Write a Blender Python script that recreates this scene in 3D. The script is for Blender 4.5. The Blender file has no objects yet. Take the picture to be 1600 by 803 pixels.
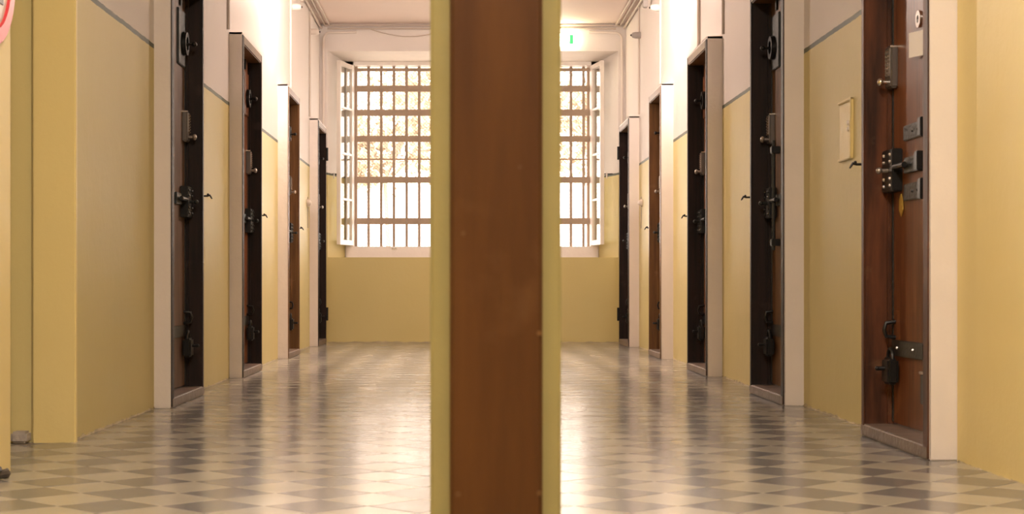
import bpy, bmesh, math, random
from mathutils import Vector, Matrix
random.seed(7)
S = bpy.context.scene
COL = S.collection

# ------------------------------------------------------------------ camera
# x to the right, y into the corridor, z up; vanishing point of the corridor at pixel (725, 445)
F = 2600.0
cam_d = bpy.data.cameras.new('camera')
cam = bpy.data.objects.new('camera', cam_d); COL.objects.link(cam)
cam.location = (0, 0, 0.58); cam.rotation_euler = (math.pi/2, 0, 0)
cam_d.sensor_width = 36.0; cam_d.lens = F/1600*36.0
cam_d.shift_x = (800-725)/1600.0; cam_d.shift_y = (445-401.5)/1600.0
cam_d.clip_end = 300
cam_d.dof.use_dof = True; cam_d.dof.focus_distance = 13.0; cam_d.dof.aperture_fstop = 10.5
S.camera = cam

# ------------------------------------------------------------------ sky, exposure
w = bpy.data.worlds.new('overcast_sky'); S.world = w; w.use_nodes = True
wn = w.node_tree.nodes; wl = w.node_tree.links; wn.clear()
wo = wn.new('ShaderNodeOutputWorld'); wb = wn.new('ShaderNodeBackground')
wb.inputs[0].default_value = (1.0, 0.86, 0.75, 1); wb.inputs[1].default_value = 8.0
wl.new(wb.outputs[0], wo.inputs[0])
S.view_settings.view_transform = 'Standard'; S.view_settings.look = 'None'
S.view_settings.gamma = 1.0; S.view_settings.use_curve_mapping = False
S.view_settings.exposure = 0.55

LAMP_NEAR = 160.0      # ceiling lamps over the near end of the corridor (emission strength)
LAMP_WALL = 540.0     # bulkhead lamps on both walls between the third and fourth doors
SIGN_GLOW = 14.0

# ------------------------------------------------------------------ dimensions
XL, XR = -1.455, 1.63          # corridor walls
YE = 16.77                     # end wall
YB = -3.5                      # behind the camera
H = 3.21                       # ceiling
XW0, XW1 = -1.147, 1.32        # window
YW = 17.33                     # window plane
ZW0, ZW1 = 0.98, 2.865
OP0, OP1 = 5.2, 6.13           # open passage in the left wall

# ------------------------------------------------------------------ materials
def new_mat(name):
    m = bpy.data.materials.new(name); m.use_nodes = True
    nt = m.node_tree; b = nt.nodes['Principled BSDF']
    return m, nt.nodes, nt.links, b

def simple(name, col, rough=.5, metal=0.0, noise=0.0, nscale=8.0, bump=0.0, bscale=30.0):
    m, n, l, b = new_mat(name)
    b.inputs['Roughness'].default_value = rough; b.inputs['Metallic'].default_value = metal
    b.inputs['Base Color'].default_value = (*col, 1)
    geo = n.new('ShaderNodeNewGeometry')
    if noise:
        t = n.new('ShaderNodeTexNoise'); t.inputs['Scale'].default_value = nscale; t.inputs['Detail'].default_value = 5
        l.new(geo.outputs['Position'], t.inputs['Vector'])
        mx = n.new('ShaderNodeMix'); mx.data_type = 'RGBA'
        mx.inputs[6].default_value = (*[c*(1-noise) for c in col], 1)
        mx.inputs[7].default_value = (*[min(1, c*(1+noise)) for c in col], 1)
        l.new(t.outputs[0], mx.inputs[0]); l.new(mx.outputs[2], b.inputs['Base Color'])
    if bump:
        t2 = n.new('ShaderNodeTexNoise'); t2.inputs['Scale'].default_value = bscale; t2.inputs['Detail'].default_value = 4
        l.new(geo.outputs['Position'], t2.inputs['Vector'])
        bp = n.new('ShaderNodeBump'); bp.inputs['Strength'].default_value = bump; bp.inputs['Distance'].default_value = .01
        l.new(t2.outputs[0], bp.inputs['Height']); l.new(bp.outputs[0], b.inputs['Normal'])
    return m

YEL = (0.60, 0.50, 0.215); YEL2 = (0.65, 0.555, 0.27)
WHI = (0.76, 0.71, 0.68)
def wall_paint(name, line_z=1.70, top=True, YEL=YEL, YEL2=YEL2):
    """yellow oil paint below, a painted green line, off-white above"""
    m, n, l, b = new_mat(name)
    geo = n.new('ShaderNodeNewGeometry'); sep = n.new('ShaderNodeSeparateXYZ')
    l.new(geo.outputs['Position'], sep.inputs[0])
    # slightly wobbly hand painted line
    nz = n.new('ShaderNodeTexNoise'); nz.inputs['Scale'].default_value = 14; l.new(geo.outputs['Position'], nz.inputs['Vector'])
    ma = n.new('ShaderNodeMath'); ma.operation = 'MULTIPLY_ADD'; ma.inputs[1].default_value = .008
    l.new(nz.outputs[0], ma.inputs[0]); l.new(sep.outputs[2], ma.inputs[2])
    t = n.new('ShaderNodeTexNoise'); t.inputs['Scale'].default_value = 1.6; t.inputs['Detail'].default_value = 6
    l.new(geo.outputs['Position'], t.inputs['Vector'])
    ymix = n.new('ShaderNodeMix'); ymix.data_type = 'RGBA'
    ymix.inputs[6].default_value = (*YEL, 1); ymix.inputs[7].default_value = (*YEL2, 1); l.new(t.outputs[0], ymix.inputs[0])
    def gt(v):
        g = n.new('ShaderNodeMath'); g.operation = 'GREATER_THAN'; g.inputs[1].default_value = v; l.new(ma.outputs[0], g.inputs[0]); return g
    if top:
        a = n.new('ShaderNodeMix'); a.data_type = 'RGBA'; a.inputs[7].default_value = (0.105, 0.115, 0.085, 1)
        l.new(gt(line_z-.008).outputs[0], a.inputs[0]); l.new(ymix.outputs[2], a.inputs[6])
        c = n.new('ShaderNodeMix'); c.data_type = 'RGBA'; c.inputs[7].default_value = (*WHI, 1)
        g2 = gt(line_z+.014); l.new(g2.outputs[0], c.inputs[0]); l.new(a.outputs[2], c.inputs[6])
        l.new(c.outputs[2], b.inputs['Base Color'])
        r = n.new('ShaderNodeMapRange'); r.inputs[3].default_value = .5; r.inputs[4].default_value = .65
        l.new(g2.outputs[0], r.inputs[0]); l.new(r.outputs[0], b.inputs['Roughness'])
    else:
        l.new(ymix.outputs[2], b.inputs['Base Color']); b.inputs['Roughness'].default_value = .42
    b.inputs['Specular IOR Level'].default_value = .12
    t2 = n.new('ShaderNodeTexNoise'); t2.inputs['Scale'].default_value = 5; t2.inputs['Detail'].default_value = 7; t2.inputs['Roughness'].default_value = .62
    l.new(geo.outputs['Position'], t2.inputs['Vector'])
    bp = n.new('ShaderNodeBump'); bp.inputs['Strength'].default_value = .35; bp.inputs['Distance'].default_value = .012
    l.new(t2.outputs[0], bp.inputs['Height']); l.new(bp.outputs[0], b.inputs['Normal'])
    return m

def wood(name, dark, light, rough=.38, stretch=14.0, spec=.3, wear=0.0, wearcol=(.35, .25, .16)):
    m, n, l, b = new_mat(name)
    geo = n.new('ShaderNodeNewGeometry'); mp = n.new('ShaderNodeMapping')
    mp.inputs['Scale'].default_value = (stretch, stretch, .9)
    l.new(geo.outputs['Position'], mp.inputs[0])
    t = n.new('ShaderNodeTexNoise'); t.inputs['Scale'].default_value = 2.2; t.inputs['Detail'].default_value = 8; t.inputs['Roughness'].default_value = .6
    l.new(mp.outputs[0], t.inputs['Vector'])
    r = n.new('ShaderNodeValToRGB'); r.color_ramp.elements[0].position = .32; r.color_ramp.elements[1].position = .70
    r.color_ramp.elements[0].color = (*dark, 1); r.color_ramp.elements[1].color = (*light, 1)
    l.new(t.outputs[0], r.inputs[0])
    out = r.outputs[0]
    if wear:
        t3 = n.new('ShaderNodeTexNoise'); t3.inputs['Scale'].default_value = 9; t3.inputs['Detail'].default_value = 9
        l.new(geo.outputs['Position'], t3.inputs['Vector'])
        g = n.new('ShaderNodeMapRange'); g.inputs[1].default_value = .63; g.inputs[2].default_value = .75; g.inputs[4].default_value = wear
        l.new(t3.outputs[0], g.inputs[0])
        mx = n.new('ShaderNodeMix'); mx.data_type = 'RGBA'; mx.inputs[7].default_value = (*wearcol, 1)
        l.new(g.outputs[0], mx.inputs[0]); l.new(out, mx.inputs[6]); out = mx.outputs[2]
    l.new(out, b.inputs['Base Color'])
    b.inputs['Roughness'].default_value = rough; b.inputs['Specular IOR Level'].default_value = spec
    bp = n.new('ShaderNodeBump'); bp.inputs['Strength'].default_value = .18; bp.inputs['Distance'].default_value = .004
    l.new(t.outputs[0], bp.inputs['Height']); l.new(bp.outputs[0], b.inputs['Normal'])
    return m

def emit(name, col, s):
    m, n, l, b = new_mat(name)
    b.inputs['Base Color'].default_value = (*col, 1)
    b.inputs['Emission Color'].default_value = (*col, 1); b.inputs['Emission Strength'].default_value = s
    return m

def tile_mat(name, c0, c1):
    m, n, l, b = new_mat(name)
    geo = n.new('ShaderNodeNewGeometry')
    t = n.new('ShaderNodeTexNoise'); t.inputs['Scale'].default_value = 3.5; t.inputs['Detail'].default_value = 8; t.inputs['Roughness'].default_value = .65
    l.new(geo.outputs['Position'], t.inputs['Vector'])
    mx = n.new('ShaderNodeMix'); mx.data_type = 'RGBA'; mx.inputs[6].default_value = (*c0, 1); mx.inputs[7].default_value = (*c1, 1)
    l.new(t.outputs[0], mx.inputs[0]); l.new(mx.outputs[2], b.inputs['Base Color'])
    r = n.new('ShaderNodeMapRange'); r.inputs[3].default_value = .13; r.inputs[4].default_value = .25
    l.new(t.outputs[0], r.inputs[0]); l.new(r.outputs[0], b.inputs['Roughness'])
    b.inputs['Specular IOR Level'].default_value = .33
    t2 = n.new('ShaderNodeTexNoise'); t2.inputs['Scale'].default_value = 5; t2.inputs['Detail'].default_value = 3
    l.new(geo.outputs['Position'], t2.inputs['Vector'])
    bp = n.new('ShaderNodeBump'); bp.inputs['Strength'].default_value = .10; bp.inputs['Distance'].default_value = .006
    l.new(t2.outputs[0], bp.inputs['Height']); l.new(bp.outputs[0], b.inputs['Normal'])
    return m

M = {}
M['wall'] = wall_paint('two_tone_wall_paint')
M['wall_yellow_lit'] = wall_paint('brightened_yellow_paint', top=False, YEL=(.72, .58, .25), YEL2=(.76, .63, .30))  # same yellow raised in colour to carry the near lamp light
M['white_plaster'] = simple('white_plaster', (.78, .72, .67), .6, noise=.06, nscale=5, bump=.35, bscale=14)
M['surround'] = simple('surround_plaster', (.78, .71, .67), .55, noise=.05, nscale=6, bump=.3, bscale=18)
M['ceiling'] = simple('ceiling_paint', (.82, .69, .63), .7, noise=.04, nscale=2, bump=.2, bscale=6)
M['grout'] = simple('cement_grout', (.20, .17, .14), .5, noise=.2, nscale=20)
M['tile_light'] = tile_mat('light_cement_tile', (.335, .305, .25), (.41, .375, .31))
M['tile_dark'] = tile_mat('dark_cement_tile', (.148, .140, .138), (.20, .19, .183))
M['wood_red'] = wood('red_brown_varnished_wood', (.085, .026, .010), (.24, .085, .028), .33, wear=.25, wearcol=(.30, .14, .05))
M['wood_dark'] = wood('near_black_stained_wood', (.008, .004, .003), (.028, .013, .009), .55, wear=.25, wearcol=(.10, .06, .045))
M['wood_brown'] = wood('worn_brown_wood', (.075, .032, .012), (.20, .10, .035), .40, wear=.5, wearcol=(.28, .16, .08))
M['wood_jamb'] = wood('marbled_dark_red_wood', (.016, .007, .004), (.15, .05, .02), .5, stretch=7, wear=.35, wearcol=(.26, .15, .08))
M['wood_post'] = wood('post_board_wood', (.070, .025, .0055), (.112, .044, .0095), .48, stretch=8, wear=.10, wearcol=(.30, .17, .07))
M['wood_leaf_grey'] = wood('faded_leaf_wood', (.10, .055, .035), (.20, .12, .08), .5)
M['post_paint'] = simple('olive_yellow_post_paint', (.345, .30, .12), .5, noise=.05, nscale=4, bump=.25, bscale=20)
M['stone'] = simple('worn_threshold_stone', (.17, .12, .09), .5, noise=.45, nscale=12, bump=.6, bscale=30)
M['iron'] = simple('black_painted_iron', (.022, .021, .020), .38, .55, noise=.3, nscale=30)
M['iron_grey'] = simple('dark_grey_iron_strap', (.030, .031, .027), .42, .35, noise=.3, nscale=25, bump=.3, bscale=60)
M['steel'] = simple('dull_keypad_steel', (.42, .38, .34), .35, .85, noise=.08, nscale=40)
M['steel_dark'] = simple('dark_keypad_body', (.16, .14, .125), .35, .6)
M['chrome'] = simple('bright_chrome', (.80, .76, .72), .18, 1.0)
M['bar'] = simple('brown_painted_bar', (.37, .275, .20), .55, noise=.15, nscale=9, bump=.3, bscale=40)
M['bar_dark'] = simple('dark_mesh_wire', (.16, .11, .085), .5, .4)
M['win_white'] = simple('white_gloss_window_paint', (.80, .74, .68), .3, noise=.04, nscale=6)
M['paper'] = simple('note_paper', (.93, .88, .86), .8, noise=.02, nscale=30)
M['tape'] = simple('clear_tape', (.50, .38, .28), .25)
M['stone_grey'] = simple('rough_grey_stone', (.42, .37, .33), .8, noise=.3, nscale=25, bump=.7, bscale=40)
M['brass'] = simple('brass_coloured_scuff', (.55, .35, .06), .4, .3)
M['conduit'] = simple('painted_conduit', (.55, .47, .41), .45, noise=.06)
M['conduit_white'] = simple('white_plastic_conduit', (.76, .68, .62), .4)
M['grey_plastic'] = simple('grey_plastic', (.36, .33, .31), .5)
M['dark_plastic'] = simple('dark_plastic', (.05, .04, .035), .4)
M['red'] = simple('red_enamel_rim', (.62, .045, .055), .35)
M['white_enamel'] = simple('white_enamel', (.66, .60, .56), .4)
M['lamp'] = emit('near_lamp_diffuser', (1.0, .88, .78), LAMP_NEAR)
M['lamp_wall'] = emit('bulkhead_lamp_glass', (1.0, .82, .70), LAMP_WALL)
M['exit_green'] = emit('exit_green_panel', (.03, .55, .10), 1.3)
M['exit_white'] = emit('exit_white_panel', (1.0, .88, .62), SIGN_GLOW)
M['leafmat'] = simple('tree_leaves', (.40, .32, .22), .6, noise=.4, nscale=3)
M['bark'] = simple('tree_bark', (.26, .21, .16), .8, noise=.3, nscale=8, bump=.5)
M['ground'] = simple('pale_gravel_yard', (.60, .56, .50), .9, noise=.2, nscale=3, bump=.4)
M['house'] = simple('white_house_render', (.80, .78, .74), .8, noise=.05, nscale=2)
M['roof'] = simple('red_roof_tiles', (.35, .14, .08), .8, noise=.3, nscale=6)
gm, gn, gl, gb = new_mat('window_glass')
for q in [gb]: gn.remove(q)
go = gn['Material Output']; gt_ = gn.new('ShaderNodeBsdfTransparent'); gg = gn.new('ShaderNodeBsdfGlossy'); gx = gn.new('ShaderNodeMixShader'); gf = gn.new('ShaderNodeFresnel')
gg.inputs['Roughness'].default_value = .03; gt_.inputs[0].default_value = (.94, .95, .93, 1); gf.inputs[0].default_value = 1.45
gge = gn.new('ShaderNodeNewGeometry'); gmu = gn.new('ShaderNodeMath'); gmu.operation = 'MULTIPLY'; gin = gn.new('ShaderNodeMath'); gin.operation = 'SUBTRACT'; gin.inputs[0].default_value = 1
gl.new(gge.outputs['Backfacing'], gin.inputs[1]); gl.new(gin.outputs[0], gmu.inputs[0]); gl.new(gf.outputs[0], gmu.inputs[1]); gl.new(gmu.outputs[0], gx.inputs[0]); gl.new(gt_.outputs[0], gx.inputs[1]); gl.new(gg.outputs[0], gx.inputs[2]); gl.new(gx.outputs[0], go.inputs[0])
M['glass'] = gm

# ------------------------------------------------------------------ mesh helpers
class MB:
    def __init__(s): s.v = []; s.f = []
    def poly(s, pts):
        k = len(s.v); s.v += [tuple(p) for p in pts]; s.f.append(tuple(range(k, k+len(pts)))); return s
    def box(s, x0, x1, y0, y1, z0, z1):
        x0, x1 = sorted((x0, x1)); y0, y1 = sorted((y0, y1)); z0, z1 = sorted((z0, z1)); k = len(s.v)
        s.v += [(x0,y0,z0),(x1,y0,z0),(x1,y1,z0),(x0,y1,z0),(x0,y0,z1),(x1,y0,z1),(x1,y1,z1),(x0,y1,z1)]
        s.f += [tuple(k+i for i in q) for q in ((0,3,2,1),(4,5,6,7),(0,1,5,4),(1,2,6,5),(2,3,7,6),(3,0,4,7))]
        return s
    def tube(s, pts, r, n=8, caps=True):
        pts = [Vector(p) for p in pts]; k0 = len(s.v); m = len(pts)
        rr = r if isinstance(r, (list, tuple)) else [r]*m
        up = None
        for i, p in enumerate(pts):
            d = (pts[min(i+1, m-1)]-pts[max(i-1, 0)]).normalized()
            if up is None:
                a = Vector((0,0,1)) if abs(d.z) < .9 else Vector((1,0,0)); up = d.cross(a).normalized()
            up = (up-d*up.dot(d)).normalized(); v = d.cross(up)
            for j in range(n):
                t = 2*math.pi*j/n; s.v.append(tuple(p+(up*math.cos(t)+v*math.sin(t))*rr[i]))
        for i in range(m-1):
            for j in range(n):
                a = k0+i*n+j; b = k0+i*n+(j+1) % n; s.f.append((a, b, b+n, a+n))
        if caps:
            s.f.append(tuple(k0+j for j in range(n))[::-1]); s.f.append(tuple(k0+(m-1)*n+j for j in range(n)))
        return s
    def ball(s, c, r, n=10, sc=(1,1,1)):
        k0 = len(s.v); R = max(4, n//2)
        for i in range(R+1):
            a = math.pi*i/R
            for j in range(n):
                t = 2*math.pi*j/n
                s.v.append((c[0]+r*sc[0]*math.sin(a)*math.cos(t), c[1]+r*sc[1]*math.sin(a)*math.sin(t), c[2]+r*sc[2]*math.cos(a)))
        for i in range(R):
            for j in range(n):
                a = k0+i*n+j; b = k0+i*n+(j+1) % n; s.f.append((a, a+n, b+n, b))
        return s
    def ring(s, c, axis, r0, r1, t, n=28):
        """flat ring (washer) with thickness t along axis"""
        ax = Vector(axis).normalized(); a = Vector((0,0,1)) if abs(ax.z) < .9 else Vector((1,0,0))
        u = ax.cross(a).normalized(); v = ax.cross(u); k = len(s.v)
        for j in range(n):
            th = 2*math.pi*j/n; d = u*math.cos(th)+v*math.sin(th)
            for (r, h) in ((r0, 0), (r1, 0), (r1, t), (r0, t)): s.v.append(tuple(Vector(c)+d*r+ax*h))
        for j in range(n):
            q = (j+1) % n
            for i in range(4): s.f.append((k+4*j+i, k+4*j+(i+1) % 4, k+4*q+(i+1) % 4, k+4*q+i))
        return s
    def disc(s, c, axis, r, t, n=28):
        ax = Vector(axis).normalized()
        return s.tube([Vector(c), Vector(c)+ax*t], r, n)
    def build(s, name, m, parent=None, bevel=0.0, smooth=False, off=None, seg=2):
        me = bpy.data.meshes.new(name)
        o3 = Vector(off) if off is not None else (Vector(parent_world(parent)) if parent else Vector((0,0,0)))
        me.from_pydata([tuple(Vector(p)-o3) for p in s.v], [], s.f)
        bm = bmesh.new(); bm.from_mesh(me)
        bmesh.ops.remove_doubles(bm, verts=bm.verts, dist=1e-6)
        bmesh.ops.recalc_face_normals(bm, faces=bm.faces)
        if bevel: bmesh.ops.bevel(bm, geom=bm.edges[:], offset=bevel, segments=seg, affect='EDGES', clamp_overlap=True)
        bm.to_mesh(me); bm.free()
        if smooth:
            for p in me.polygons: p.use_smooth = True
            try: me.set_sharp_from_angle(angle=math.radians(40))
            except Exception: pass
        me.materials.append(M[m] if isinstance(m, str) else m)
        o = bpy.data.objects.new(name, me); COL.objects.link(o)
        if parent: o.parent = parent
        else: o.location = o3
        return o
BASE = {}
def parent_world(p):
    v = Vector((0,0,0))
    while p: v += Vector(p.location); p = p.parent
    return v
def tag(o, label=None, cat=None, group=None, kind=None):
    if label: o['label'] = label
    if cat: o['category'] = cat
    if group: o['group'] = group
    if kind: o['kind'] = kind
    return o
def thing(name, loc, label, cat, group=None, kind=None):
    o = bpy.data.objects.new(name, None); COL.objects.link(o); o.location = loc; o.empty_display_size = .1
    return tag(o, label, cat, group, kind)

# ------------------------------------------------------------------ doors (positions used by the walls too)
# side, y near, y far, jamb wood, leaf wood
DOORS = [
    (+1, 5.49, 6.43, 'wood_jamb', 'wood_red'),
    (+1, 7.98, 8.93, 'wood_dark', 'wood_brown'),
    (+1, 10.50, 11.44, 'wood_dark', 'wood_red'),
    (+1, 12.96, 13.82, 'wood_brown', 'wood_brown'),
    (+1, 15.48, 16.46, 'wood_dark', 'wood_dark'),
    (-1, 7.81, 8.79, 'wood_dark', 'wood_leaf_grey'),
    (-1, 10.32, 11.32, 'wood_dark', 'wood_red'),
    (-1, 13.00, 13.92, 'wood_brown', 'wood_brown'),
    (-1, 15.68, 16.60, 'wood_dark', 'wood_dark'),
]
FX = {+1: 1.535, -1: 1.375}      # how near to the axis the surrounds stand
WX = {+1: XR, -1: -XL}
LEAF = {+1: 1.638, -1: 1.462}
DH = 2.15

# ------------------------------------------------------------------ room shell
T = .22
wr = MB(); ys = YB
for d in [d for d in DOORS if d[0] > 0]:
    wr.box(XR, XR+T, ys, d[1]+.03, -.05, H); wr.box(XR, XR+T, d[1]+.03, d[2]-.03, DH-.04, H); ys = d[2]-.03
wr.box(XR, XR+T, ys, YE, -.05, H)
o = wr.build('wall_right', 'wall'); tag(o, 'right corridor wall, yellow below a thin green line and off-white above', 'wall', kind='structure')
wlm = MB(); ys = 6.15
for d in [d for d in DOORS if d[0] < 0]:
    wlm.box(XL-T, XL, ys, d[1]+.03, -.05, H); wlm.box(XL-T, XL, d[1]+.03, d[2]-.03, DH-.04, H); ys = d[2]-.03
wlm.box(XL-T, XL, ys, YE, -.05, H)
o = wlm.build('wall_left', 'wall'); tag(o, 'left corridor wall, yellow below a thin green line and off-white above', 'wall', kind='structure')

# near ends of both walls, yellow all the way up in the lamp-brightened paint
q = MB().box(XR-.004, XR+T, YB, 5.485, -.05, H); q.v = [(x-(.0), y, z) for x, y, z in q.v]
o = q.build('wall_right_near', 'wall_yellow_lit'); tag(o, 'all-yellow stretch of wall at the right edge, nearer than the first door', 'wall', kind='structure')
# left: reveal of the open side passage (two steps), near jamb
a = thing('wall_left_near', (XL, 5.6, 0), 'all-yellow wall around the open side passage at the left edge', 'wall', kind='structure')
MB().box(-2.6, -1.414, YB, OP0, -.05, H).build('near_wall_stretch', 'wall_yellow_lit', a, bevel=.012)
MB().box(-1.59, -1.43, OP1, 6.16, -.05, H).build('far_jamb', 'wall_yellow_lit', a, bevel=.005, seg=3)
MB().box(-2.6, -1.585, OP1+.035, 6.36, -.05, H).build('far_rebate', 'wall_yellow_lit', a, bevel=.006)
MB().box(-2.6, -1.414, OP0, OP1+.04, 2.35, H).build('passage_lintel', 'wall_yellow_lit', a)
MB().box(-2.72, -2.6, OP0-.3, 6.4, -.05, H).build('passage_back_wall', 'wall_yellow_lit', a)

# end wall with splayed window recess
NZ0, NZ1 = 0.857, 2.935       # recess opening
NX0, NX1 = -1.375, 1.555
BX0, BX1, BZ0, BZ1 = -1.235, 1.40, 0.857, 2.90
e = MB()
yf, yb = YE, YW
P = lambda x, y, z: (x, y, z)
lo, hi = -.05, H
e.poly([P(XL-T,yf,lo), P(XR+T,yf,lo), P(XR+T,yf,NZ0), P(XL-T,yf,NZ0)])
e.poly([P(XL-T,yf,NZ1), P(XR+T,yf,NZ1), P(XR+T,yf,hi), P(XL-T,yf,hi)])
e.poly([P(XL-T,yf,NZ0), P(NX0,yf,NZ0), P(NX0,yf,NZ1), P(XL-T,yf,NZ1)])
e.poly([P(NX1,yf,NZ0), P(XR+T,yf,NZ0), P(XR+T,yf,NZ1), P(NX1,yf,NZ1)])
e.poly([P(NX0,yf,NZ0), P(BX0,yb,BZ0), P(BX0,yb,BZ1), P(NX0,yf,NZ1)])
e.poly([P(NX1,yf,NZ0), P(NX1,yf,NZ1), P(BX1,yb,BZ1), P(BX1,yb,BZ0)])
# outer skin so nothing leaks
e2 = MB()
for (x0, x1, z0, z1) in ((XL-T, BX0-.02, lo, H), (BX1+.02, XR+T, lo, H)): e2.box(x0, x1, YW+.0, YW+.12, z0, z1)
e2.box(BX0-.02, BX1+.02, YW, YW+.12, lo, ZW0-.06); e2.box(BX0-.02, BX1+.02, YW, YW+.12, ZW1+.02, H)
endw = e.build('wall_end', 'wall'); tag(endw, 'end wall of the corridor, yellow below the barred window', 'wall', kind='structure')
e2.build('outer_masonry', 'white_plaster', endw)
r = MB(); r.poly([P(NX0,yf,NZ1), P(NX1,yf,NZ1), P(BX1,yb,BZ1), P(BX0,yb,BZ1)]); r.build('recess_soffit', 'white_plaster', endw)
r = MB(); r.poly([P(NX0,yf,NZ0), P(NX1,yf,NZ0), P(BX1,yb,BZ0), P(BX0,yb,BZ0)]); r.build('recess_ledge', 'white_plaster', endw)
r = MB().box(BX0, BX1, YW-.03, YW+.1, BZ0, ZW0); r.build('sill_upstand', 'white_plaster', endw, bevel=.008)
r = MB().box(XL-T, XR+T, YE, YE+.12, H, H+.2); r.build('wall_top', 'white_plaster', endw)
r = MB().box(XL-T-.1, XL-T, YE-.3, YW+.12, lo, H).box(XR+T, XR+T+.1, YE-.3, YW+.12, lo, H); r.build('corner_masonry', 'white_plaster', endw)
q = MB().box(XL-1.3, XR+T, YB-.1, YB, -.05, H).build('wall_back', 'wall'); tag(q, 'wall closing the corridor behind the viewpoint', 'wall', kind='structure')
q = MB().box(-2.72, XR+T, YB-.1, YW+.12, H, H+.15).build('ceiling', 'ceiling'); tag(q, 'pale peach plaster ceiling of the corridor', 'ceiling', kind='structure')

# ------------------------------------------------------------------ floor with diagonal two-colour tiles
floor = thing('floor', (0, 0, 0), 'polished diagonal checkerboard floor of beige and dark grey cement tiles', 'floor', kind='structure')
MB().box(-2.72, XR+T, YB-.1, YE+.02, -.12, -.0025).build('grout_bed', 'grout', floor)
D = .2715; HD = D/2
X0 = .697; Y0 = 2600*.58/345.4
g = .0012
def clip(poly, f):
    out = []
    for i in range(len(poly)):
        a, b = poly[i-1], poly[i]; fa, fb = f(a), f(b)
        if (fa >= 0) != (fb >= 0):
            t = fa/(fa-fb); out.append((a[0]+(b[0]-a[0])*t, a[1]+(b[1]-a[1])*t))
        if fb >= 0: out.append(b)
    return out
tiles = []
for ia in range(-30, 14):
    for ib in range(-60, 100):
        if (ia-ib) % 2: continue
        cx = X0+ia*HD; cy = Y0+ib*HD
        if cy < -1 or cy > YE+HD or cx > XR+HD: continue
        inop = OP0+.02 < cy < OP1
        if cx < XL-HD and not inop: continue
        if cx < -2.55: continue
        h = HD-g
        p = [(cx-h, cy), (cx, cy-h), (cx+h, cy), (cx, cy+h)]; full = True
        n0 = len(p)
        fl = [lambda a: XR-a[0], lambda a: YE-a[1]]
        if not (OP0+HD < cy < OP1-HD+.04): fl.append(lambda a: a[0]-XL)
        whole = all(f(a) >= 0 for f in fl for a in p)
        if not whole:
            for f in fl:
                p = clip(p, f)
                if len(p) < 3: break
        if len(p) < 3: continue
        dark = (ia % 2 == 0)
        # on-screen size, for choosing the single ones
        inv = -1
        if cy > .5:
            s_ = F/cy; px = 725+cx*s_; py = 445+.58*s_
            if -60 < px < 1660 and py < 830: inv = s_*s_/cy
            if 690 < px < 860: inv *= .6          # behind the post
        tiles.append((inv, cx, cy, p, dark, whole))
tiles.sort(key=lambda t: -t[0])
def tile_geo(p, c, zoff=0.0, tilt=(0, 0)):
    top = []; bot = []
    for (x, y) in p:
        top.append((x, y, zoff+(x-c[0])*tilt[0]+(y-c[1])*tilt[1])); bot.append((x, y, -.01))
    return top, bot
shared = {}
def add_tile_mesh(mb, p, c, tilt):
    ch = .0012; top = []; mid = []; bot = []
    for (x, y) in p:
        dx, dy = c[0]-x, c[1]-y; L = math.hypot(dx, dy) or 1
        z = (x-c[0])*tilt[0]+(y-c[1])*tilt[1]
        top.append((x+dx/L*ch*1.4, y+dy/L*ch*1.4, z)); mid.append((x, y, z-ch)); bot.append((x, y, -.01))
    k = len(mb.v); n = len(p); mb.v += top+mid+bot
    mb.f.append(tuple(range(k, k+n)))
    for i in range(n):
        j = (i+1) % n
        mb.f.append((k+i, k+n+i, k+n+j, k+j)); mb.f.append((k+n+i, k+2*n+i, k+2*n+j, k+n+j))
def tilt(): return (random.gauss(0, .0009), random.gauss(0, .0020))
for dark in (0, 1):
    mb = MB(); h = HD-g; add_tile_mesh(mb, [(-h, 0), (0, -h), (h, 0), (0, h)], (0, 0), (0, 0))
    me = bpy.data.meshes.new('tile'); me.from_pydata(mb.v, [], mb.f); me.materials.append(M['tile_dark' if dark else 'tile_light']); shared[dark] = me
rest = {0: MB(), 1: MB()}
for i, (inv, cx, cy, p, dark, whole) in enumerate(tiles):
    tl = tilt()
    if i < 300 and inv > 0:
        if whole:
            t = bpy.data.objects.new('tile', shared[int(dark)]); COL.objects.link(t); t.parent = floor
            t.location = (cx, cy, 0); t.rotation_euler = (tl[1], -tl[0], 0)
        else:
            mb = MB(); add_tile_mesh(mb, [(x-cx, y-cy) for x, y in p], (0, 0), tl)
            me = bpy.data.meshes.new('tile'); me.from_pydata(mb.v, [], mb.f); me.materials.append(M['tile_dark' if dark else 'tile_light'])
            t = bpy.data.objects.new('tile', me); COL.objects.link(t); t.parent = floor; t.location = (cx, cy, 0)
    else: add_tile_mesh(rest[int(dark)], p, (cx, cy), tl)
mb = MB(); k0 = len(rest[0].f); mb.v = rest[0].v+rest[1].v; n0 = len(rest[0].v); mb.f = rest[0].f+[tuple(a+n0 for a in f) for f in rest[1].f]
me = bpy.data.meshes.new('far_tiles'); me.from_pydata(mb.v, [], mb.f); me.materials.append(M['tile_light']); me.materials.append(M['tile_dark'])
for i, p in enumerate(me.polygons): p.material_index = 0 if i < k0 else 1
t = bpy.data.objects.new('far_tiles', me); COL.objects.link(t); t.parent = floor; t['kind'] = 'stuff'

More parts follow.
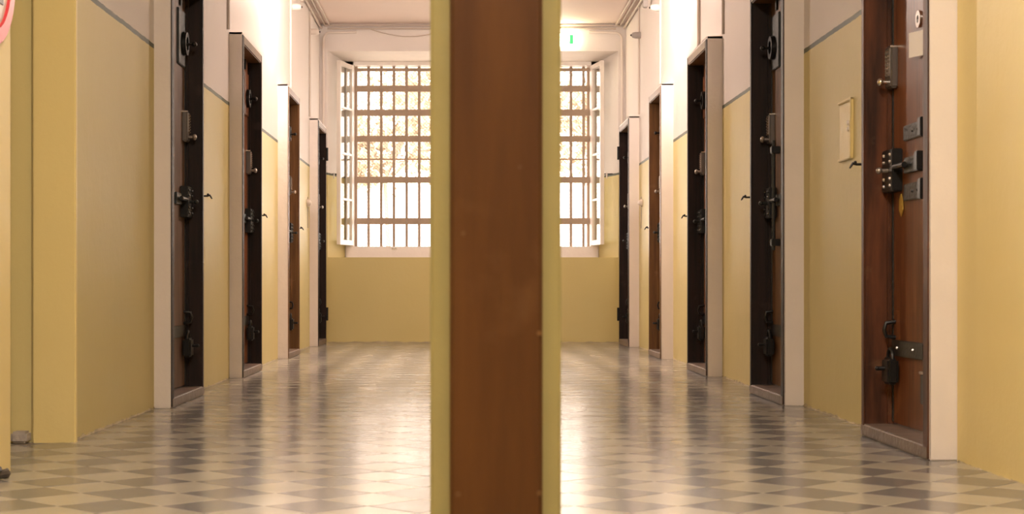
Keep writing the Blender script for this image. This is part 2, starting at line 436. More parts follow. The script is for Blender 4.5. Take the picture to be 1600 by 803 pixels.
def foot(n_, pts, nrm, label):
    rnd = random.Random(n_); m = MB()
    for (a, b) in pts:
        a = Vector(a); b = Vector(b); L = (b-a).length; k = max(2, int(L/.035)); d = (b-a)/k; nv = Vector(nrm); prev = None
        for i in range(k+1):
            h = rnd.uniform(.002, .010)*(1.6 if rnd.random() > .85 else 1); t = rnd.uniform(.002, .007); p = a+d*i
            cur = [p-nv*.003, p+nv*t, p+nv*.001+Vector((0, 0, h))]
            q = len(m.v); m.v += [tuple(c) for c in cur]
            if i: m.f += [(q-3+j, q-3+(j+1) % 3, q+(j+1) % 3, q+j) for j in range(3)]
    o = m.build('trim_%d' % n_, 'mortar'); tag(o, label, 'trim', kind='structure')
M['mortar'] = simple('crumbly_foot_mortar', (.40, .33, .20), .8, noise=.6, nscale=18)
seg = []; y_ = YB
for d in [d for d in DOORS if d[0] > 0]: seg.append(((XR, y_, 0), (XR, d[1], 0))); y_ = d[2]
foot(1, seg, (-1, 0, 0), 'crumbling paint and mortar edge along the foot of the right wall')
seg = []; y_ = 6.17
for d in [d for d in DOORS if d[0] < 0]: seg.append(((XL, y_, 0), (XL, d[1], 0))); y_ = d[2]
foot(2, seg, (1, 0, 0), 'crumbling paint and mortar edge along the foot of the left wall')
foot(3, [((XL, YE, 0), (XR, YE, 0))], (0, -1, 0), 'uneven dark mortar edge along the foot of the end wall')
cr = MB(); cp = [((px-725)/((py-445)/.58), F/((py-445)/.58)) for px, py in ((872, 656), (915, 654), (955, 651), (990, 647), (1020, 644), (1060, 642))]
for (x0_, y0_), (x1_, y1_) in zip(cp, cp[1:]): cr.poly([(x0_, y0_-.004, .0012), (x1_, y1_-.004, .0012), (x1_, y1_+.004, .0012), (x0_, y0_+.004, .0012)])
cr.build('crack', 'grout', floor)

# ------------------------------------------------------------------ the near post
p0 = thing('pillar', (.042, 2.3, 0), 'foreground pillar, olive-yellow with a broad brown wooden board on its face', 'pillar')
s_ = F/2.2
MB().box((672-725)/s_, (877-725)/s_, 2.2, 2.44, 0, H).build('plaster_core', 'post_paint', p0, bevel=.004, seg=3)
MB().box((703-725)/s_*.992, (848-725)/s_*.992, 2.182, 2.205, 0, H).build('face_board', 'wood_post', p0, bevel=.005, seg=3)
sc = MB()
for (px, pz) in ((716, 770), (843, 768), (848-35, 262), (843, 520), (724, 365)):
    sc.disc(((px-725)/s_*.99 if px < 845 else .1, 2.1835, .58+(445-pz)/s_), (0, -1, 0), .0035, .0022, 12)
sc.build('screw_head', 'wood_brown', p0, smooth=True)

# ------------------------------------------------------------------ cell doors
ORD = {1: 'nearest', 2: 'second', 3: 'third', 4: 'fourth', 5: 'farthest'}
dl = [
 'nearest right-hand cell door, reddish-brown, with a paper note and three iron straps',
 'second cell door along the right wall, near-black frame with a long vertical bolt rod',
 'third cell door along the right wall, dark frame under a grey surround top',
 'fourth cell door along the right wall, brown frame beside the brightly lit wall',
 'last cell door on the right, dark narrow strip beside the end window',
 'nearest left-hand cell door, near-black frame with a faded grey-brown leaf',
 'second visible cell door along the left wall, dark frame and red-brown leaf',
 'third visible cell door along the left wall, warm brown frame in bright light',
 'last cell door on the left, dark narrow strip beside the end window',
]
def cell_door(idx, sg, y0, y1, jw, lw, label):
    fx, wx, lx = FX[sg], WX[sg], LEAF[sg]
    d = thing('door_%d' % (idx+1), (sg*wx, (y0+y1)/2, 0), label, 'cell door', kind='structure')
    X = lambda a: sg*a
    pt = .018; fw = .052; back = lx+.10
    first = idx == 0
    # plastered outer edge
    m = MB()
    m.box(X(fx+.002), X(wx+.01), y0, y0+pt, 0, DH); m.box(X(fx+.002), X(wx+.01), y1-pt, y1, 0, DH); m.box(X(fx+.002), X(wx+.01), y0, y1, DH-pt, DH)
    m.build('plaster_surround', 'surround', d, bevel=.003)
    # wooden frame boards
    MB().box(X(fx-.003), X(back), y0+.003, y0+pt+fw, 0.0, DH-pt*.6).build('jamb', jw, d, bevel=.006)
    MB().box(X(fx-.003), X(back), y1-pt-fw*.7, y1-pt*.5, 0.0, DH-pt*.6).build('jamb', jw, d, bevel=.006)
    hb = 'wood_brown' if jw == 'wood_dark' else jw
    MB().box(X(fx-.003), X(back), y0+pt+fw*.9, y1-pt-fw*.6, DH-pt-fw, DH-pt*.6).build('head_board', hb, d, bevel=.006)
    # stop moulding on the inner frame
    MB().box(X(lx-.018), X(lx+.01), y1-pt-fw*.7-.014, y1-pt-fw*.6, .05, DH-pt-fw+.01).build('stop_bead', jw, d, bevel=.003)
    m = MB().box(X(fx-.006), X(back), y0+pt*.6, y1-pt*.6, 0, .048); m.build('threshold', 'stone', d, bevel=.006, seg=3)
    ya, yb_ = y0+pt+fw-.01, y1-pt-fw*.7+.005        # clear opening
    # leaf: stiles, rails, slab
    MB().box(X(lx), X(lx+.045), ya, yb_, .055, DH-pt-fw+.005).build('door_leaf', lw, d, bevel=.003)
    yl = y1-pt-fw*.7                                  # inner face of the far jamb
    MB().box(X(lx-.004), X(lx+.002), yl-.034, yl-.020, .06, 2.0).build('edge_strip', 'iron_grey', d)
    # upper inspection hatch with round flap and knob
    hz = 1.825
    hh = MB().box(X(lx-.012), X(lx+.001), yl-.27, yl-.06, hz-.115, hz+.17).build('hatch', 'iron_grey' if idx in (1, 5) else lw, d, bevel=.003)
    m = MB().disc((X(lx-.012), yl-.14, hz), (-sg, 0, 0), .062, .012); m.ring((X(lx-.024), yl-.14, hz), (-sg, 0, 0), .036, .060, .010)
    m.build('hatch_flap', 'iron', hh, smooth=True)
    m = MB().tube([(X(lx-.02), yl-.12, hz), (X(lx-.060), yl-.12, hz)], .007).ball((X(lx-.066), yl-.12, hz), .014)
    m.build('hatch_knob', 'iron', hh, smooth=True)
    m = MB().box(X(lx-.010), X(lx+.001), yl-.20, yl-.17, hz+.19, hz+.33); m.build('upper_strap', 'iron', d, bevel=.002)
    # push button lock: body, column of buttons, thumb knob
    kz0, kz1 = 1.325, 1.483; ky0, ky1 = yl-.105, yl-.025
    if first: ky0, ky1 = 6.28, 6.365
    k = MB().box(X(lx-.028), X(lx+.001), ky0, ky1, kz0, kz1).build('keypad_lock', 'steel_dark', d, bevel=.006, seg=3)
    MB().box(X(lx-.0295), X(lx-.027), ky0+.008, ky1-.008, kz0+.05, kz1-.008).build('button_plate', 'steel', k, bevel=.001)
    MB().box(X(lx-.0295), X(lx+.001), ky0-.001, ky1+.001, kz1-.006, kz1+.001).build('top_highlight', 'chrome', k, bevel=.001)  # chrome strip added as a bright highlight along the keypad top
    for c in range(2):
        for rr in range(7):
            yy = ky0+.024+c*.034; zz = kz1-.022-rr*.0145
            MB().tube([(X(lx-.027), yy, zz), (X(lx-.036), yy, zz)], .0042, 6).build('button', 'chrome', k)
    m = MB().tube([(X(lx-.027), ky0+.040, kz0+.024), (X(lx-.052), ky0+.040, kz0+.024)], .009, 10).ball((X(lx-.058), ky0+.040, kz0+.024), .017, 12, (.7, 1, 1))
    m.build('turn_knob', 'chrome' if first else 'steel', k, smooth=True)
    # iron bolt box
    bz0, bz1 = .93, 1.09
    b = MB().box(X(lx-.040), X(lx+.001), yl-.165, yl-.012, bz0, bz1).build('bolt_box', 'iron', d, bevel=.004)
    for yy in (yl-.14, yl-.05):
        for zz in (bz0+.022, bz0+.048, bz1-.048, bz1-.022):
            MB().ball((X(lx-.041), yy, zz), .0075, 8).build('rivet', 'chrome' if first else 'iron_grey', b, smooth=True)
    MB().tube([(X(lx-.03), yl-.30, 1.02), (X(lx-.03), yl-.15, 1.02)], .011, 10).build('bolt_rod', 'iron', d, smooth=True)
    MB().tube([(X(lx-.03), yl-.10, 1.01), (X(lx-.066), yl-.10, 1.01)], .008, 8).ball((X(lx-.072), yl-.10, 1.01), .013).build('bolt_knob', 'steel' if first else 'iron_grey', b, smooth=True)
    if first:
        # brass-coloured scuff on the leaf under the bolt box, as a thin plate
        m = MB(); c = [(0, .0), (.018, -.02), (.02, -.06), (.0, -.085), (-.018, -.06), (-.012, -.02)]
        y_, z_ = yl-.16, .92
        m.v = [(X(lx-.006), y_+a*1.4, z_+b_) for a, b_ in c]+[(X(lx-.003), y_+a*1.4, z_+b_) for a, b_ in c]
        m.f = [tuple(range(6)), tuple(range(11, 5, -1))]+[(i, (i+1) % 6, 6+(i+1) % 6, 6+i) for i in range(6)]
        m.build('brass_scuff', 'brass', d)
        for (z0, z1, yA, yB, tk) in ((1.112, 1.168, 5.87, 6.17, .018), (.990, 1.048, 5.87, 6.14, .030), (.89, .952, 5.87, 6.17, .018)):
            sp = MB().box(X(lx-tk*.55), X(lx+.001), yA, yB, z0, z1).build('iron_strap', 'iron_grey', d, bevel=.003)
            MB().box(X(lx-tk-.012), X(lx+.001), yA-.004, yA+.035, z0-.006, z1+.006).build('strap_end', 'iron', sp, bevel=.003)
            for yy in (yA+.10, yA+.17):
                MB().ball((X(lx-tk*.55), yy, (z0+z1)/2), .006, 8).build('rivet', 'iron', sp, smooth=True)
        # door viewer
        v = MB().ring((X(lx-.008), 5.98, 1.535), (sg, 0, 0), .014, .031, .010, 24).build('peephole', 'chrome', d, smooth=True)
        MB().disc((X(lx-.002), 5.98, 1.535), (-sg, 0, 0), .015, .002, 20).build('peephole_lens', 'dark_plastic', v)
    else:
        m = MB().box(X(lx-.014), X(lx+.001), yl-.34, yl-.20, .99, 1.05); m.build('iron_strap', 'iron_grey', d, bevel=.003)
    if idx == 1:
        rd = MB().tube([(X(lx-.03), 8.64, .76), (X(lx-.03), 8.64, 1.33)], .009, 10).build('vertical_bolt_rod', 'iron_grey', d, smooth=True)
        for zz in (.80, 1.28): MB().box(X(lx-.045), X(lx+.001), 8.615, 8.665, zz-.018, zz+.018).build('rod_guide', 'iron', rd, bevel=.003)
    # lower lock group
    if first:
        lh = MB().box(X(lx-.014), X(lx+.001), 5.86, 5.925, .155, .262).build('lower_hinge_leaf', 'iron', d, bevel=.003)
        MB().box(X(lx-.018), X(lx+.001), 5.855, 5.93, .262, .272).build('hinge_cap', 'steel', lh, bevel=.002)
        for yy in (6.02, 6.24): MB().ball((X(lx-.014), yy, .343), .007, 8).build('plate_bolt', 'steel', lh, smooth=True)
    if first: MB().box(X(lx-.012), X(lx+.001), 5.90, 6.33, .312, .372).build('lower_plate', 'iron_grey', d, bevel=.003)
    else: MB().box(X(lx-.012), X(lx+.001), yl-.42, yl-.05, .312, .372).build('lower_plate', 'iron', d, bevel=.003)
    pd = MB().box(X(lx-.052), X(lx-.010), yl-.15, yl-.05, .205, .305).build('padlock', 'iron', d, bevel=.010, seg=3)
    pts = [(X(lx-.03), yl-.135+.07*(1-math.cos(t))/2, .30+.04*math.sin(t)) for t in [math.pi*i/8 for i in range(9)]]
    MB().tube(pts, .007, 8).build('shackle', 'iron', pd, smooth=True)
    MB().tube([(X(lx-.04), yl-.10, .265), (X(lx-.075), yl-.10, .265)], .008, 8).ball((X(lx-.08), yl-.10, .265), .009).build('lock_knob', 'iron', pd, smooth=True)
    pts = [(X(lx), yl-.055, .44), (X(lx-.035), yl-.055, .435), (X(lx-.042), yl-.055, .41), (X(lx-.035), yl-.055, .385), (X(lx), yl-.055, .38)]
    MB().tube(pts, .008, 8).build('lower_handle', 'iron', d, smooth=True)
    # hinges on the near side
    for zz in (.165, 1.90):
        ho = MB().box(X(lx-.012), X(lx+.001), ya-.01, ya+.27 if first else ya+.12, zz, zz+.05 if not first else zz+.05)
        ho.tube([(X(lx-.018), ya+.008, zz-.04), (X(lx-.018), ya+.008, zz+.10)], .012, 10)
        ho.build('hinge', 'iron', d)
    if idx in (4, 8):
        for zz in (.29, 1.88):
            MB().tube([(X(fx-.012), y1-.03, zz-.065), (X(fx-.012), y1-.03, zz+.065)], .012, 10).build('frame_hinge', 'iron', d, smooth=True)
    return d
for i, (sg, y0, y1, jw, lw) in enumerate(DOORS): cell_door(i, sg, y0, y1, jw, lw, dl[i])

# paper note taped to the first door
lx = LEAF[1]
n = thing('paper_note', (lx, 6.02, 1.44), 'white paper note taped to the nearest right-hand cell door', 'note')
mb = MB(); N = 8
for i in range(N+1):
    y = 6.03-.16*i/N
    for z in (1.398, 1.488): mb.v.append((lx-.004-.004*math.sin(i/N*math.pi), y, z+.004-.009*(i/N)))
    mb.v[-2] = (lx-.006-.020*(1-i/N), *mb.v[-2][1:]); mb.v[-1] = (lx-.006-.020*(1-i/N), *mb.v[-1][1:])
for i in range(N): mb.f.append((2*i, 2*i+1, 2*i+3, 2*i+2))
mb2 = MB(); mb2.v = mb.v+[(x+.0012, y, z) for x, y, z in mb.v]; k = len(mb.v)
mb2.f = mb.f+[tuple(a+k for a in f[::-1]) for f in mb.f]
mb2.build('sheet', 'paper', n)
for z in (1.402, 1.482): MB().box(lx-.006, lx-.003, 5.845, 5.885, z-.005, z+.005).build('tape_strip', 'tape', n)

# wall hooks behind every surround
hooks = ['nearest door on the right', 'second door on the right', 'third door on the right', 'fourth door on the right', None, 'first door on the left', 'second door on the left', 'third door on the left', None]
for i, (sg, y0, y1, jw, lw) in enumerate(DOORS):
    if hooks[i] is None: continue
    wx = WX[sg]; y = y1+.2; z = 1.06
    h = thing('wall_hook', (sg*wx, y, z), 'small black iron hook on the wall just past the '+hooks[i], 'hook', 'iron door hooks on the walls')
    tip = FX[sg]+.008 if i == 0 else FX[sg]-.008
    MB().tube([(sg*(wx+.01), y, z), (sg*(tip+.02), y, z), (sg*(tip+.006), y, z+.004), (sg*tip, y, z-.006), (sg*(tip-.006), y, z-.016)], [.005, .005, .006, .005, .003], 8).build('peg', 'iron', h, smooth=True)
    MB().ball((sg*(tip+.016), y, z+.008), .007, 8).build('catch', 'iron', h, smooth=True)
    MB().disc((sg*(wx-.0), y, z), (-sg, 0, 0), .022, .005, 14).build('rosette', 'iron', h)

# painted-over access panel on the right wall
ap = thing('access_panel', (XR, 7.09, 1.24), 'yellow painted-over access panel on the right wall between the first two doors', 'panel')
MB().box(XR-.004, XR+.002, 6.975, 7.205, 1.12, 1.358).build('cover', 'wall_yellow_lit', ap, bevel=.0015)
m = MB()
for (a, b, c, d_) in ((6.965, 6.978, 1.112, 1.366), (6.965, 7.21, 1.356, 1.366), (6.965, 7.21, 1.110, 1.122)): m.box(XR-.013, XR+.002, a, b, c, d_)
m.build('rim', 'wall_yellow_lit', ap, bevel=.003)
MB().ball((XR-.007, 7.03, 1.265), .012, 10, (.5, 1, 1)).ball((XR-.007, 7.03, 1.238), .012, 10, (.5, 1, .8)).build('latch', 'surround', ap, smooth=True)

# ------------------------------------------------------------------ barred window
W = thing('window_1', ((XW0+XW1)/2, YW, ZW0), 'barred end window with white inward-opening casements', 'window', kind='structure')
fr = .05
m = MB().box(XW0-.085, XW0, YW-.02, YW+.06, ZW0-.02, ZW1+.06).box(XW1, XW1+.085, YW-.02, YW+.06, ZW0-.02, ZW1+.06)
m.box(XW0-.085, XW1+.085, YW-.02, YW+.06, ZW1, ZW1+.075).box(XW0-.085, XW1+.085, YW-.02, YW+.06, ZW0-.05, ZW0)
m.build('window_frame', 'win_white', W, bevel=.004)
yb0 = YW+.10
# vertical bars
pitch = .1325
xs = [XW0+.015+pitch*k for k in range(19)]
for i, x in enumerate(xs):
    th = .0145 if i not in (0, 18) else .014
    MB().box(x-th, x+th, yb0, yb0+.022, ZW0-.02, ZW1+.0).build('vertical_bar', 'bar', W, bevel=.003)
def zpx(y): return .58+(445-y)/(F/(yb0))
for (y, hh) in ((109, .016), (138.5, .033), (176, .033), (217, .032), (281, .033), (345.5, .033)):
    z = zpx(y); MB().box(XW0-.0, XW1+.0, yb0-.006, yb0+.028, z-hh, z+hh).build('cross_bar', 'bar', W, bevel=.003)
z = zpx(248); MB().box(XW0, XW1, YW+.17, YW+.185, z-.009, z+.009).build('mesh_rail', 'bar', W)
for x in (XW0+.012, XW1-.012): MB().box(x-.016, x+.016, YW+.165, YW+.19, ZW0, ZW1).build('mesh_stile', 'bar', W)
# wire mesh
m = MB(); sp = .026; hgt = ZW1-ZW0; wid = XW1-XW0; ym = YW+.18; r_ = .0019
for dirn in (1, -1):
    c = -hgt
    while c < wid:
        # line x = XW0 + c + t , z = ZW0 + t  (t in 0..hgt)
        t0 = max(0, -c); t1 = min(hgt, wid-c)
        if t1 > t0:
            xa, xb = c+t0, c+t1
            if dirn < 0: xa, xb = wid-xa, wid-xb
            a = Vector((XW0+xa, ym, ZW0+t0)); b = Vector((XW0+xb, ym, ZW0+t1))
            m.tube([a, b], r_, 3, caps=False)
        c += sp*1.414
o = m.build('wire_mesh', 'bar_dark', W); o['kind'] = 'stuff'
m = MB().box(XW0-.1, XW0, YW+.06, YW+.25, ZW0-.1, ZW1+.1).box(XW1, XW1+.1, YW+.06, YW+.25, ZW0-.1, ZW1+.1).box(XW0-.1, XW1+.1, YW+.06, YW+.25, ZW0-.12, ZW0-.02).box(XW0-.1, XW1+.1, YW+.06, YW+.25, ZW1+.0, ZW1+.12)
m.build('outer_reveal', 'white_plaster', W)
# casements, swung inwards
def casement(sg, hx, tipx, label):
    y1, y0 = YW-.02, YW-.43
    c = thing('window_casement', (hx, y1, ZW0), label, 'casement', 'inward-opening window casements')
    hv = Vector((hx, y1, 0)); tv = Vector((tipx, y0, 0)); L = (tv-hv).length; ang = math.atan2((tv-hv).y, (tv-hv).x)
    R = Matrix.Translation((hx, y1, 0)) @ Matrix.Rotation(ang, 4, 'Z')
    def bx(name, a0, a1, z0, z1, t, mat, par, bev=.003):
        m = MB().box(a0, a1, -t/2, t/2, z0, z1); m.v = [tuple(R @ Vector(p)) for p in m.v]; return m.build(name, mat, par, bevel=bev)
    z0, z1 = ZW0+.01, ZW1-.005; sw = .038
    bx('stile', 0, sw, z0, z1, .036, 'win_white', c); bx('stile', L-sw, L, z0, z1, .040, 'win_white', c)
    bx('rail', sw, L-sw, z0, z0+.05, .036, 'win_white', c); bx('rail', sw, L-sw, z1-.045, z1, .036, 'win_white', c)
    hh = (z1-z0)/4
    for k in (1, 2, 3): bx('glazing_bar', sw, L-sw, z0+hh*k-.011, z0+hh*k+.011, .030, 'win_white', c)
    for k in range(4):
        bx('glass_pane', sw-.004, L-sw+.004, z0+hh*k+(.045 if k == 0 else .009), z0+hh*(k+1)-(.04 if k == 3 else .009), .004, 'glass', c, 0)
    for zz in (z0+.25, z1-.25):
        m = MB().tube([(hx, y1+.006, zz-.04), (hx, y1+.006, zz+.04)], .008, 8); m.build('hinge', 'win_white', c, smooth=True)
    return c
casement(-1, XW0-.02, -1.275, 'open white window casement on the left side of the barred window')
casement(+1, XW1+.02, 1.405, 'open white window casement on the right side of the barred window')
# stays holding the casements back to the recess sides
for sg, x0, x1, lab in ((-1, -1.285, -1.345, 'small metal casement stay on the left side of the window recess'), (1, 1.415, 1.50, 'small metal casement stay on the right side of the window recess')):
    y_ = YW-.42; z = .58+(445-272)/(F/y_)
    t = thing('casement_stay', (x1, y_, z), lab, 'window stay')
    MB().tube([(x0, y_, z), (x1+sg*.02, y_+.02, z+.004)], .005, 8).build('arm', 'iron_grey', t)
    MB().tube([(x0+sg*.004, y_, z+.03), (x0+sg*.004, y_, z-.03)], .006, 8).build('pin', 'win_white', t)
    MB().tube([(x0+sg*.035, y_-.005, z+.012), (x0+sg*.035, y_-.005, z-.045)], .006, 8).build('hook', 'win_white', t)
MB_latch = MB().tube([(-.745, YW-.03, ZW0-.028), (-.70, YW-.05, ZW0-.028)], .012, 8)
o = MB_latch.build('window_latch', 'chrome', W, smooth=True)

# ------------------------------------------------------------------ exit sign above the window
xs0, xs1, zs0, zs1 = .74, 1.115, 2.985, 3.10
E = thing('exit_sign', ((xs0+xs1)/2, YE, zs0), 'lit green and white emergency exit sign above the window', 'exit sign')
MB().box(xs0, xs1, YE-.07, YE+.002, zs0, zs1).build('housing', 'exit_white', E, bevel=.006)
MB().box(xs0+.012, xs1-.016, YE-.076, YE-.069, zs0+.010, zs1-.010).build('green_panel', 'exit_green', E)
pic = MB().box(xs1-.155, xs1-.058, YE-.082, YE-.075, zs0+.014, zs1-.014)
pic.build('door_symbol', 'exit_white', E)
ar = MB(); yy = YE-.080
ar.box(xs0+.19, xs0+.215, yy, yy+.006, zs0+.05, zs1-.05)
k = len(ar.v); pr = [(xs0+.16, zs0+.055), (xs0+.19, zs0+.03), (xs0+.19, zs0+.08)]
ar.v += [(a, yy, b) for a, b in pr]+[(a, yy+.006, b) for a, b in pr]; ar.f += [(k, k+1, k+2), (k+5, k+4, k+3)]+[(k+i, k+(i+1) % 3, k+3+(i+1) % 3, k+3+i) for i in range(3)]
ar.build('arrow_symbol', 'exit_white', E)
rm = MB().ball((xs0+.115, yy+.002, zs1-.032), .009, 8, (1, .4, 1)).tube([(xs0+.112, yy+.002, zs1-.042), (xs0+.098, yy+.002, zs0+.052)], .009, 6)
rm.tube([(xs0+.098, yy+.002, zs0+.052), (xs0+.118, yy+.002, zs0+.036), (xs0+.108, yy+.002, zs0+.018)], .005, 6).tube([(xs0+.098, yy+.002, zs0+.052), (xs0+.078, yy+.002, zs0+.036), (xs0+.062, yy+.002, zs0+.03)], .005, 6)
rm.tube([(xs0+.112, yy+.002, zs1-.046), (xs0+.132, yy+.002, zs1-.058), (xs0+.14, yy+.002, zs1-.05)], .004, 6).tube([(xs0+.110, yy+.002, zs1-.046), (xs0+.088, yy+.002, zs1-.05), (xs0+.08, yy+.002, zs1-.064)], .004, 6)
rm.build('running_figure', 'exit_white', E)

# ------------------------------------------------------------------ lamps (all above the picture's top edge)
def bulkhead(sg, y, z, label):
    wx = WX[sg]
    t = thing('wall_lamp', (sg*wx, y, z), label, 'wall lamp', 'round bulkhead lamps high on the walls')
    MB().disc((sg*(wx+.002), y, z), (-sg, 0, 0), .11, .03, 24).build('base', 'white_enamel', t)
    MB().ball((sg*(wx-.055), y, z), .085, 16, (.7, 1, 1)).build('globe', 'lamp_wall', t, smooth=True)
bulkhead(-1, 12.45, 2.86, 'round bright lamp high on the left wall between the two middle doors')
bulkhead(+1, 12.45, 2.86, 'round bright lamp high on the right wall between the two middle doors')
for (x, y, lab) in ((.1, 3.2, 'ceiling lamp above the nearest doors, farther of two'), (.1, -.2, 'ceiling lamp over the viewpoint, nearer of two')):
    t = thing('ceiling_lamp', (x, y, H), lab, 'ceiling lamp')
    MB().disc((x, y, H-.03), (0, 0, 1), .21, .031, 28).build('base', 'white_enamel', t)
    MB().disc((x, y, H-.085), (0, 0, 1), .19, .056, 28).build('diffuser', 'lamp', t)

# ------------------------------------------------------------------ conduits, little signal lamps and fittings
def conduit(name, pts, r, mat, label, cat, group=None, n=8):
    m = MB().tube(pts, r, n); c = m.v[0]
    base = Vector(pts[0]); o = m.build(name, mat, None, smooth=True, off=base)
    return tag(o, label, cat, group)
for sg, side in ((1, 'right'), (-1, 'left')):
    wx = WX[sg]
    for k, (dx, dz) in enumerate(((.02, .05), (.055, .014), (.10, .014))):
        lab = ['lowest pale conduit running along the top of the %s wall', 'pale conduit on the ceiling hard against the %s wall', 'pale conduit on the ceiling a hand width from the %s wall'][k] % side
        conduit('ceiling_conduit', [(sg*(wx-dx), 9.0, H-dz), (sg*(wx-dx), YE-.05, H-dz)], .011, 'conduit', lab, 'conduit', 'conduits along the ceiling corners')
    # corner bend down the end wall
    xx = sg*(wx-.02); pts = [(xx-sg*.35, YE-.014, H-.085), (xx-sg*.10, YE-.014, H-.09)]
    for i in range(6):
        a = math.pi/2*i/5; pts.append((xx-sg*.09+sg*.07*math.sin(a), YE-.014, H-.16+.07*math.cos(a)))
    pts.append((xx-sg*.02, YE-.014, 2.16))
    conduit('corner_conduit', pts, .012, 'conduit_white', 'white conduit bending down the %s corner of the end wall' % side, 'conduit')
for k, (dz, x0, x1, r) in enumerate(((.018, XL+.05, XR-.05, .012), (.05, XL+.08, XR-.1, .010))):
    conduit('end_wall_conduit', [(x0, YE-.013, H-dz), (x1, YE-.013, H-dz)], r, 'conduit', ['upper', 'lower'][k]+' horizontal conduit across the top of the end wall', 'conduit')
pts = [(-.95+.8*i/12, YE-.015, H-.055-.075*math.sin(math.pi*i/12)) for i in range(13)]
conduit('sagging_cable', pts, .005, 'conduit', 'thin cable sagging below the conduits at the top of the end wall', 'cable')
# vertical drops
drops = [(1, 10.42, 2.15, .010, 'conduit', 'grey conduit dropping to the near side of the third right-hand door'),
         (1, 11.48, 1.9, .012, 'conduit', 'grey conduit dropping past the far side of the third right-hand door'),
         (1, 13.75, 2.16, .008, 'conduit_white', 'white conduit dropping to the fourth right-hand door'),
         (1, 15.42, 2.16, .009, 'conduit', 'grey conduit dropping beside the last right-hand door'),
         (-1, 10.22, 2.15, .010, 'conduit', 'grey conduit dropping to the near side of the second visible left-hand door'),
         (-1, 13.9, 2.16, .008, 'conduit_white', 'white conduit dropping to the third visible left-hand door'),
         (-1, 15.62, 2.16, .009, 'conduit', 'grey conduit dropping beside the last left-hand door')]
for sg, y, z0, r, mt, lab in drops:
    x = sg*(WX[sg]-r*.9); conduit('wall_conduit', [(x, y, z0), (x, y, H-.03)], r, mt, lab, 'conduit')
def signal_lamp(sg, y, z, mt, label, r=.030, dark=True):
    wx = WX[sg]
    t = thing('signal_lamp', (sg*wx, y, z), label, 'signal lamp', 'little signal lamps above the cell doors')
    MB().tube([(sg*(wx+.002), y, z), (sg*(wx-.05), y, z), (sg*(wx-.075), y, z), (sg*(wx-.085), y, z)], [r, r, r*.8, r*.4], 14).build('body', mt, t, smooth=True)
    MB().ball((sg*(wx-.088), y, z), .010, 8).build('bulb', 'dark_plastic', t, smooth=True)
signal_lamp(1, 13.8, .58+(445-12)/188.4, 'conduit_white', 'white signal lamp high above the fourth right-hand door')
signal_lamp(1, 15.35, .58+(445-55)/169.4, 'grey_plastic', 'greyish signal lamp high beside the last right-hand door')
signal_lamp(-1, 14.0, .58+(445-11)/185.7, 'conduit_white', 'white signal lamp high above the third visible left-hand door')
signal_lamp(-1, 15.75, .58+(445-50)/165, 'conduit_white', 'pale signal lamp high beside the last left-hand door')
t = thing('junction_box', (XR-.05, 14.5, H-.02), 'grey box hanging under the conduits in the right ceiling corner', 'junction box')
MB().box(XR-.075, XR-.035, 14.42, 14.5, H-.22, H-.055).build('housing', 'grey_plastic', t, bevel=.005)
MB().box(XR-.065, XR-.045, 14.44, 14.48, H-.06, H).build('bracket', 'grey_plastic', t)
t = thing('junction_box', (XL+.05, 14.5, H-.02), 'grey box hanging under the conduits in the left ceiling corner', 'junction box')
MB().box(XL+.03, XL+.065, 14.42, 14.5, H-.17, H-.055).build('housing', 'conduit', t, bevel=.005)
MB().box(XL+.04, XL+.055, 14.44, 14.48, H-.06, H).build('bracket', 'conduit', t)
for sg, y, side in ((1, 15.2, 'right'), (-1, 15.40, 'left')):
    wx = WX[sg]; z = .58+(445-317)/(F/y)
    t = thing('wall_button', (sg*wx, y, z), 'round white button on the %s wall just before the last door' % side, 'button')
    MB().disc((sg*(wx+.001), y, z), (-sg, 0, 0), .035, .02, 20).build('base', 'conduit_white', t, smooth=True)
    MB().ball((sg*(wx-.02), y, z), .028, 14, (.8, 1, 1)).build('dome', 'conduit_white', t, smooth=True)
    conduit('button_cable', [(sg*(wx-.004), y+.08, z+.06), (sg*(wx-.004), y+.08, z-.23)], .004, 'conduit', 'thin cable on the %s wall beside the round button' % side, 'cable')

# ------------------------------------------------------------------ left foreground bits
sgn = thing('round_sign', (-1.414, 4.93, 1.54), 'round white sign with a thick red rim at the upper left edge', 'sign')
MB().disc((-1.413, 4.93, 1.54), (1, 0, 0), .222, .010, 40).build('plate', 'white_enamel', sgn)
MB().ring((-1.413, 4.93, 1.54), (1, 0, 0), .200, .245, .020, 48).build('rim', 'red', sgn, bevel=0)
bm_ = MB(); bm_.box(-1.405, -1.400, 4.85, 5.06, 1.43, 1.47); bm_.build('black_bar', 'dark_plastic', sgn)
st = MB().box(-1.66, -1.60, 6.085, 6.16, 0, .042).build('stone_block', 'stone_grey' if 'stone_grey' in M else 'white_plaster', None, bevel=.008, off=(-1.63, 6.12, 0))
tag(st, 'rough pale grey stone block on the floor in the side passage corner', 'stone')
rg = MB().tube([(-1.405, 4.93, .012), (-1.37, 4.98, .016), (-1.385, 5.04, .012), (-1.40, 5.10, .014)], [.012, .014, .010, .005], 8).tube([(-1.39, 4.86, .02), (-1.385, 4.95, .03), (-1.40, 5.02, .012)], [.008, .012, .006], 8)
rg = rg.build('black_scrap', 'dark_plastic', None, smooth=True, off=(-1.39, 4.98, 0)); tag(rg, 'crumpled black scrap on the floor at the lower left edge', 'scrap')  # crumpled black scrap at the foot of the wall

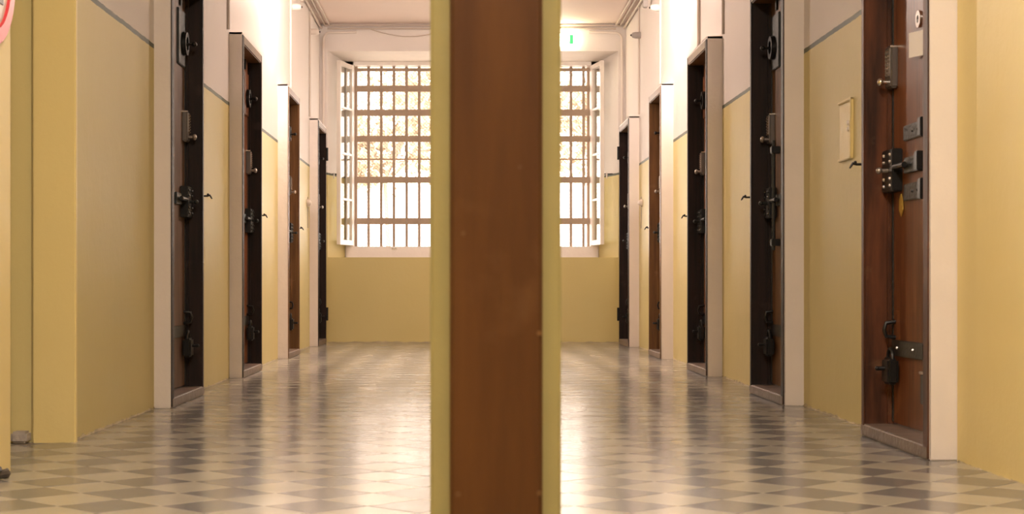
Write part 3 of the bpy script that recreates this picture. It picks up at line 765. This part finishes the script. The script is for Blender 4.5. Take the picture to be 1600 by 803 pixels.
# ------------------------------------------------------------------ outside
GZ = -3.2
q = MB().box(-60, 60, YW+.4, 120, GZ-.2, GZ).build('yard', 'ground'); tag(q, 'bright yard outside the barred window', 'ground', kind='structure')
def tree(x, y, zc, rad, label, seed, n=5200):
    rnd = random.Random(seed)
    t = thing('leafy_tree', (x, y, GZ), label, 'tree', 'trees outside the window')
    m = MB().tube([(x, y, GZ), (x+.1, y, GZ+(zc-GZ)*.5), (x-.05, y, zc)], [.07, .055, .03], 10)
    for k in range(7):
        a = k*2.4; m.tube([(x, y, zc-.5*rad+k*.05), (x+math.cos(a)*rad*.5, y+math.sin(a)*rad*.5, zc+.1*k), (x+math.cos(a)*rad*.85, y+math.sin(a)*rad*.85, zc+.2*k)], [.06, .035, .012], 6)
    m.build('trunk', 'bark', t, smooth=True)
    m = MB(); cl = [(rnd.gauss(0, .45)*rad, rnd.gauss(0, .45)*rad, rnd.uniform(-.45, .6)*rad) for _ in range(26)]
    for i in range(n):
        c = rnd.choice(cl); p = Vector((x+c[0]+rnd.gauss(0, .2)*rad, y+c[1]+rnd.gauss(0, .2)*rad, zc+c[2]+rnd.gauss(0, .13)*rad))
        u = Vector((rnd.gauss(0,1), rnd.gauss(0,1), rnd.gauss(0,1))).normalized(); v = u.cross(Vector((rnd.gauss(0,1), rnd.gauss(0,1), rnd.gauss(0,1)))).normalized()
        s = rnd.uniform(.05, .09)
        m.poly([p-u*s, p+v*s*.5, p+u*s, p-v*s*.5])
    me = bpy.data.meshes.new('foliage'); o3 = parent_world(t); me.from_pydata([tuple(Vector(p)-o3) for p in m.v], [], m.f); me.materials.append(M['leafmat'])
    o = bpy.data.objects.new('foliage', me); COL.objects.link(o); o.parent = t; o['kind'] = 'stuff'
tree(-.2, 33, 5.0, 1.9, 'tree seen high through the left half of the barred window', 1)
tree(-1.4, 30, 3.0, 1.1, 'low round tree seen through the lower left of the barred window', 2, 2600)
tree(2.6, 31, 3.4, 1.3, 'tree seen through the right half of the barred window', 3, 3600)
print('tiles', len(tiles), 'objects', len(bpy.data.objects))
